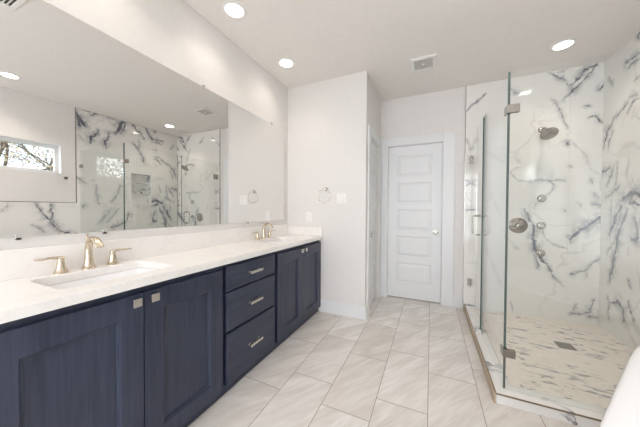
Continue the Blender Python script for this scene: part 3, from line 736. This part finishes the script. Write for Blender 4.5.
for z in (.30, 1.835):
    m = MB()
    m.box(GX-.014, GX-.0067, GY-.005, GY+.055, z-.025, z+.025); m.box(GX+.0067, GX+.014, GY+.0052, GY+.055, z-.025, z+.025)
    m.box(GX-.014, GX+.052, GY-.012, GY-.0052, z-.025, z+.025); m.box(GX+.0067, GX+.052, GY+.0052, GY+.012, z-.025, z+.025)
    build(m, 'corner_clamp', 'nickel', gp, bevel=.0015)
    m = MB(); m.box(XR-.05, XR-.0005, GY-.012, GY-.0052, z-.025, z+.025); m.box(XR-.05, XR-.0005, GY+.0052, GY+.012, z-.025, z+.025)
    build(m, 'wall_clamp', 'nickel', gp, bevel=.0015)
sd = empty('shower_door', (GX, 3.05, CZ+.012)); pane('x', GX, .012, 2.72, YF-.022, CZ+.012, GT, 'glass_sheet', sd)
for z in (.335, 1.81):
    m = MB(); m.box(GX-.028, GX+.028, YF-.018, YF-.0122, z-.045, z+.045)
    for s in (-1, 1): m.box(*sorted((GX+s*.0067, GX+s*.014)), YF-.085, YF-.018, z-.045, z+.045)
    build(m, 'hinge', 'nickel', sd, bevel=.002)
for s in (-1, 1):
    x0, x1 = GX+s*.0067, GX+s*.062; yh = 2.81; za, zb = .965, 1.150; rr = .02
    P = [(x0, za), (x1-s*rr, za), (x1-s*rr*.3, za+rr*.3), (x1, za+rr), (x1, zb-rr), (x1-s*rr*.3, zb-rr*.3), (x1-s*rr, zb), (x0, zb)]
    m = MB().sweep([(a, yh, b) for a, b in P], .0085, n=12, up=(0, 1, 0))
    for zz in (za, zb): m.lathe([(.014, 0), (.014, .004)], (x0, yh, zz), (s, 0, 0), n=18)
    build(m, 'handle', 'nickel', sd, smooth=True)
tag(sd, 'hinged clear glass shower door with a D shaped pull handle', 'shower door')

# ---- shower fittings
YT = YF-.0121
sh = empty('shower_fixture', (1.085, YT, 2.085)); c = Vector((1.085, YT, 2.085))
build(MB().lathe([(0, 0), (.030, 0), (.030, .004), (.022, .012), (.012, .016)], c, (0, -1, 0), n=24, cap0=False), 'wall_flange', 'nickel', sh, smooth=True)
ap = [c+Vector(v) for v in ((0, 0, 0), (0, -.05, .004), (0, -.09, -.002), (0, -.125, -.024), (0, -.145, -.050))]
build(MB().sweep(ap, .010, n=12, up=(1, 0, 0)), 'arm', 'nickel', sh, smooth=True)
ax = Vector((0.10, -.62, -.78)).normalized(); hc = ap[-1]
hd = build(MB().lathe([(.012, -.006), (.017, .004), (.017, .014), (.012, .020), (.022, .028), (.060, .040), (.073, .050), (.075, .060), (.070, .064)], hc, ax, n=36, cap1=True), 'spray_head', 'nickel', sh, smooth=True)
m = MB(); u = ax.orthogonal().normalized(); w_ = ax.cross(u)
for rr, n in ((.0, 1), (.018, 6), (.036, 12), (.054, 18)):
    for k in range(n):
        a = 2*math.pi*k/n; m.lathe([(.0042, 0), (.003, .003)], hc+ax*.0638+(u*math.cos(a)+w_*math.sin(a))*rr, ax, n=8, cap0=False)
build(m, 'nozzles', 'dark_metal', hd)
tag(sh, 'round brushed nickel rain shower head on the marble back wall', 'shower head')
vt = empty('shower_valve', (.895, YT, 1.035)); c = Vector((.895, YT, 1.035))
build(MB().lathe([(0, 0), (.088, 0), (.088, .003), (.080, .009), (.050, .012), (.046, .016)], c, (0, -1, 0), n=40, cap0=False), 'escutcheon', 'nickel', vt, smooth=True)
hv = build(MB().lathe([(.036, .014), (.034, .040), (.028, .052), (.024, .055)], c, (0, -1, 0), n=28), 'control_hub', 'nickel', vt, smooth=True)
build(MB().sweep([c+Vector((0, -.046, .0)), c+Vector((-.02, -.054, -.012)), c+Vector((-.055, -.058, -.034)), c+Vector((-.068, -.058, -.042))], [(.010, .008), (.009, .007), (.008, .006), (.004, .003)], n=12), 'lever', 'nickel', hv, smooth=True)
tag(vt, 'large round brushed nickel shower valve with a lever, left of the body sprays', 'shower valve')
for z, l in ((1.338, 'topmost of the three round body sprays on the marble wall, under the shower head'), (1.040, 'middle of the three round body sprays, level with the shower valve'), (.738, 'lowest of the three round body sprays on the marble wall')):
    e = empty('body_spray', (1.098, YT, z)); c = Vector((1.098, YT, z))
    build(MB().lathe([(0, 0), (.040, 0), (.041, .005), (.036, .012), (.030, .015)], c, (0, -1, 0), n=28, cap0=False), 'flange', 'nickel', e, smooth=True)
    build(MB().lathe([(.029, .013), (.030, .026), (.026, .034), (.018, .036), (.017, .033), (0, .033)], c, (0, -1, 0), n=28, cap1=False), 'spray_face', 'nickel', e, smooth=True)
    tag(e, l, 'body spray', 'shower body sprays')
dr = empty('floor_drain', (1.07, 2.80, .030)); x, y, s = 1.07, 2.80, .058
m = MB()
for b in ((x-s, x+s, y-s, y-s+.008), (x-s, x+s, y+s-.008, y+s), (x-s, x-s+.008, y-s+.008, y+s-.008), (x+s-.008, x+s, y-s+.008, y+s-.008)): m.box(*b, .0301, .0345)
build(m, 'drain_frame', 'nickel', dr)
m = MB().box(x-s+.008, x+s-.008, y-s+.008, y+s-.008, .0301, .0325); g = build(m, 'grate', 'dark_metal', dr); m = MB()
for i in range(6): m.box(x-s+.014+i*.0155, x-s+.020+i*.0155, y-s+.014, y+s-.014, .0325, .0338)
build(m, 'bars', 'nickel', g)
tag(dr, 'small square metal floor drain in the shower pan', 'drain')

# ---------------------------------------------------------------- freestanding tub
TC = Vector((.935, 1.07)); TA = math.radians(57.5); AU = Vector((math.cos(TA), math.sin(TA))); AV = Vector((-AU.y, AU.x)); TZ = .58
def tub_ring(a, b, z, n=96, e=5):
    out = []
    for k in range(n):
        t = 2*math.pi*k/n; cc, s_ = math.cos(t), math.sin(t)
        p = TC+AU*(a*math.copysign(abs(cc)**(2/e), cc))+AV*(b*math.copysign(abs(s_)**(2/e), s_)); out.append((p.x, p.y, z))
    return out
A, B = .72, .36
m = MB(); rr = [(A-.13, B-.09, 0), (A-.115, B-.08, .02), (A-.06, B-.045, .28), (A-.018, B-.014, TZ-.05), (A-.004, B-.004, TZ-.022), (A, B, TZ-.010), (A-.004, B-.004, TZ-.002), (A-.012, B-.012, TZ), (A-.05, B-.05, TZ), (A-.062, B-.062, TZ-.006), (A-.07, B-.07, TZ-.03), (A-.13, B-.105, .28), (A-.19, B-.15, .15), (A-.28, B-.22, .125)]
m.rings([tub_ring(*q) for q in rr])
tub = build(m, 'bathtub', 'acrylic', smooth=60)
tag(tub, 'white freestanding bathtub at the lower right in front of the shower', 'bathtub')
p = TC+AU*.30
build(MB().lathe([(0, .004), (.020, .004), (.030, .002), (.032, 0)], (p.x, p.y, .1255), n=24, cap0=False, cap1=False), 'drain', 'nickel', tub, smooth=True)

# ---------------------------------------------------------------- tree outside the window
tree = empty('bare_tree', (5.3, 2.2, -.15)); tm = MB(); lm = MB(); rnd = random.Random(11)
def branch(p, d, r, L, depth):
    n = 6; P = [p]; R2 = [r]
    for k in range(n):
        d = (d+Vector((rnd.uniform(-.22, .22), rnd.uniform(-.28, .28), rnd.uniform(-.14, .2)))).normalized()
        P.append(P[-1]+d*L/n); R2.append(r*(1-.5*(k+1)/n))
        if depth < 4 and k >= 1 and rnd.random() < (.85 if depth else .95):
            s = d.cross(Vector((rnd.uniform(-1, 1), rnd.uniform(-1, 1), rnd.uniform(-1, 1)))).normalized()
            branch(P[-1], (d*.55+s*rnd.uniform(.6, 1.)).normalized(), R2[-1]*rnd.uniform(.5, .7), L*rnd.uniform(.55, .78), depth+1)
    tm.sweep(P, R2, n=7 if depth < 2 else 4, up=(.3, .2, 1))
    if depth >= 3:
        for _ in range(3):
            c = P[-1]+Vector([rnd.uniform(-.25, .25) for _ in range(3)]); a = Vector([rnd.uniform(-1, 1) for _ in range(3)]).normalized()*rnd.uniform(.02, .045); b = a.orthogonal().normalized()*rnd.uniform(.015, .03)
            lm.add([c-a, c+b, c+a, c-b], [(0, 1, 2, 3)])
p0 = Vector((5.3, 2.2, -.15)); tm.sweep([p0, p0+Vector((0, .02, .5)), p0+Vector((.03, .0, 1.0)), p0+Vector((0, -.03, 1.5))], [.17, .14, .13, .12], n=10, up=(1, 0, 0))
for dv in ((-.2, -1, .45), (-.15, .9, .6), (.1, -.5, 1), (-.3, .35, 1), (.3, .8, .3), (.2, -.9, .25)): branch(p0+Vector((0, -.02, rnd.uniform(1.1, 1.5))), Vector(dv).normalized(), rnd.uniform(.065, .10), rnd.uniform(1.5, 2.2), 0)
build(tm, 'branches', 'bark', tree, smooth=True, fixn=False)
o = build(lm, 'leaves', 'dry_leaf', tree, fixn=False); o['kind'] = 'stuff'
tag(tree, 'bare branched tree outside the window, seen in the mirror', 'tree')
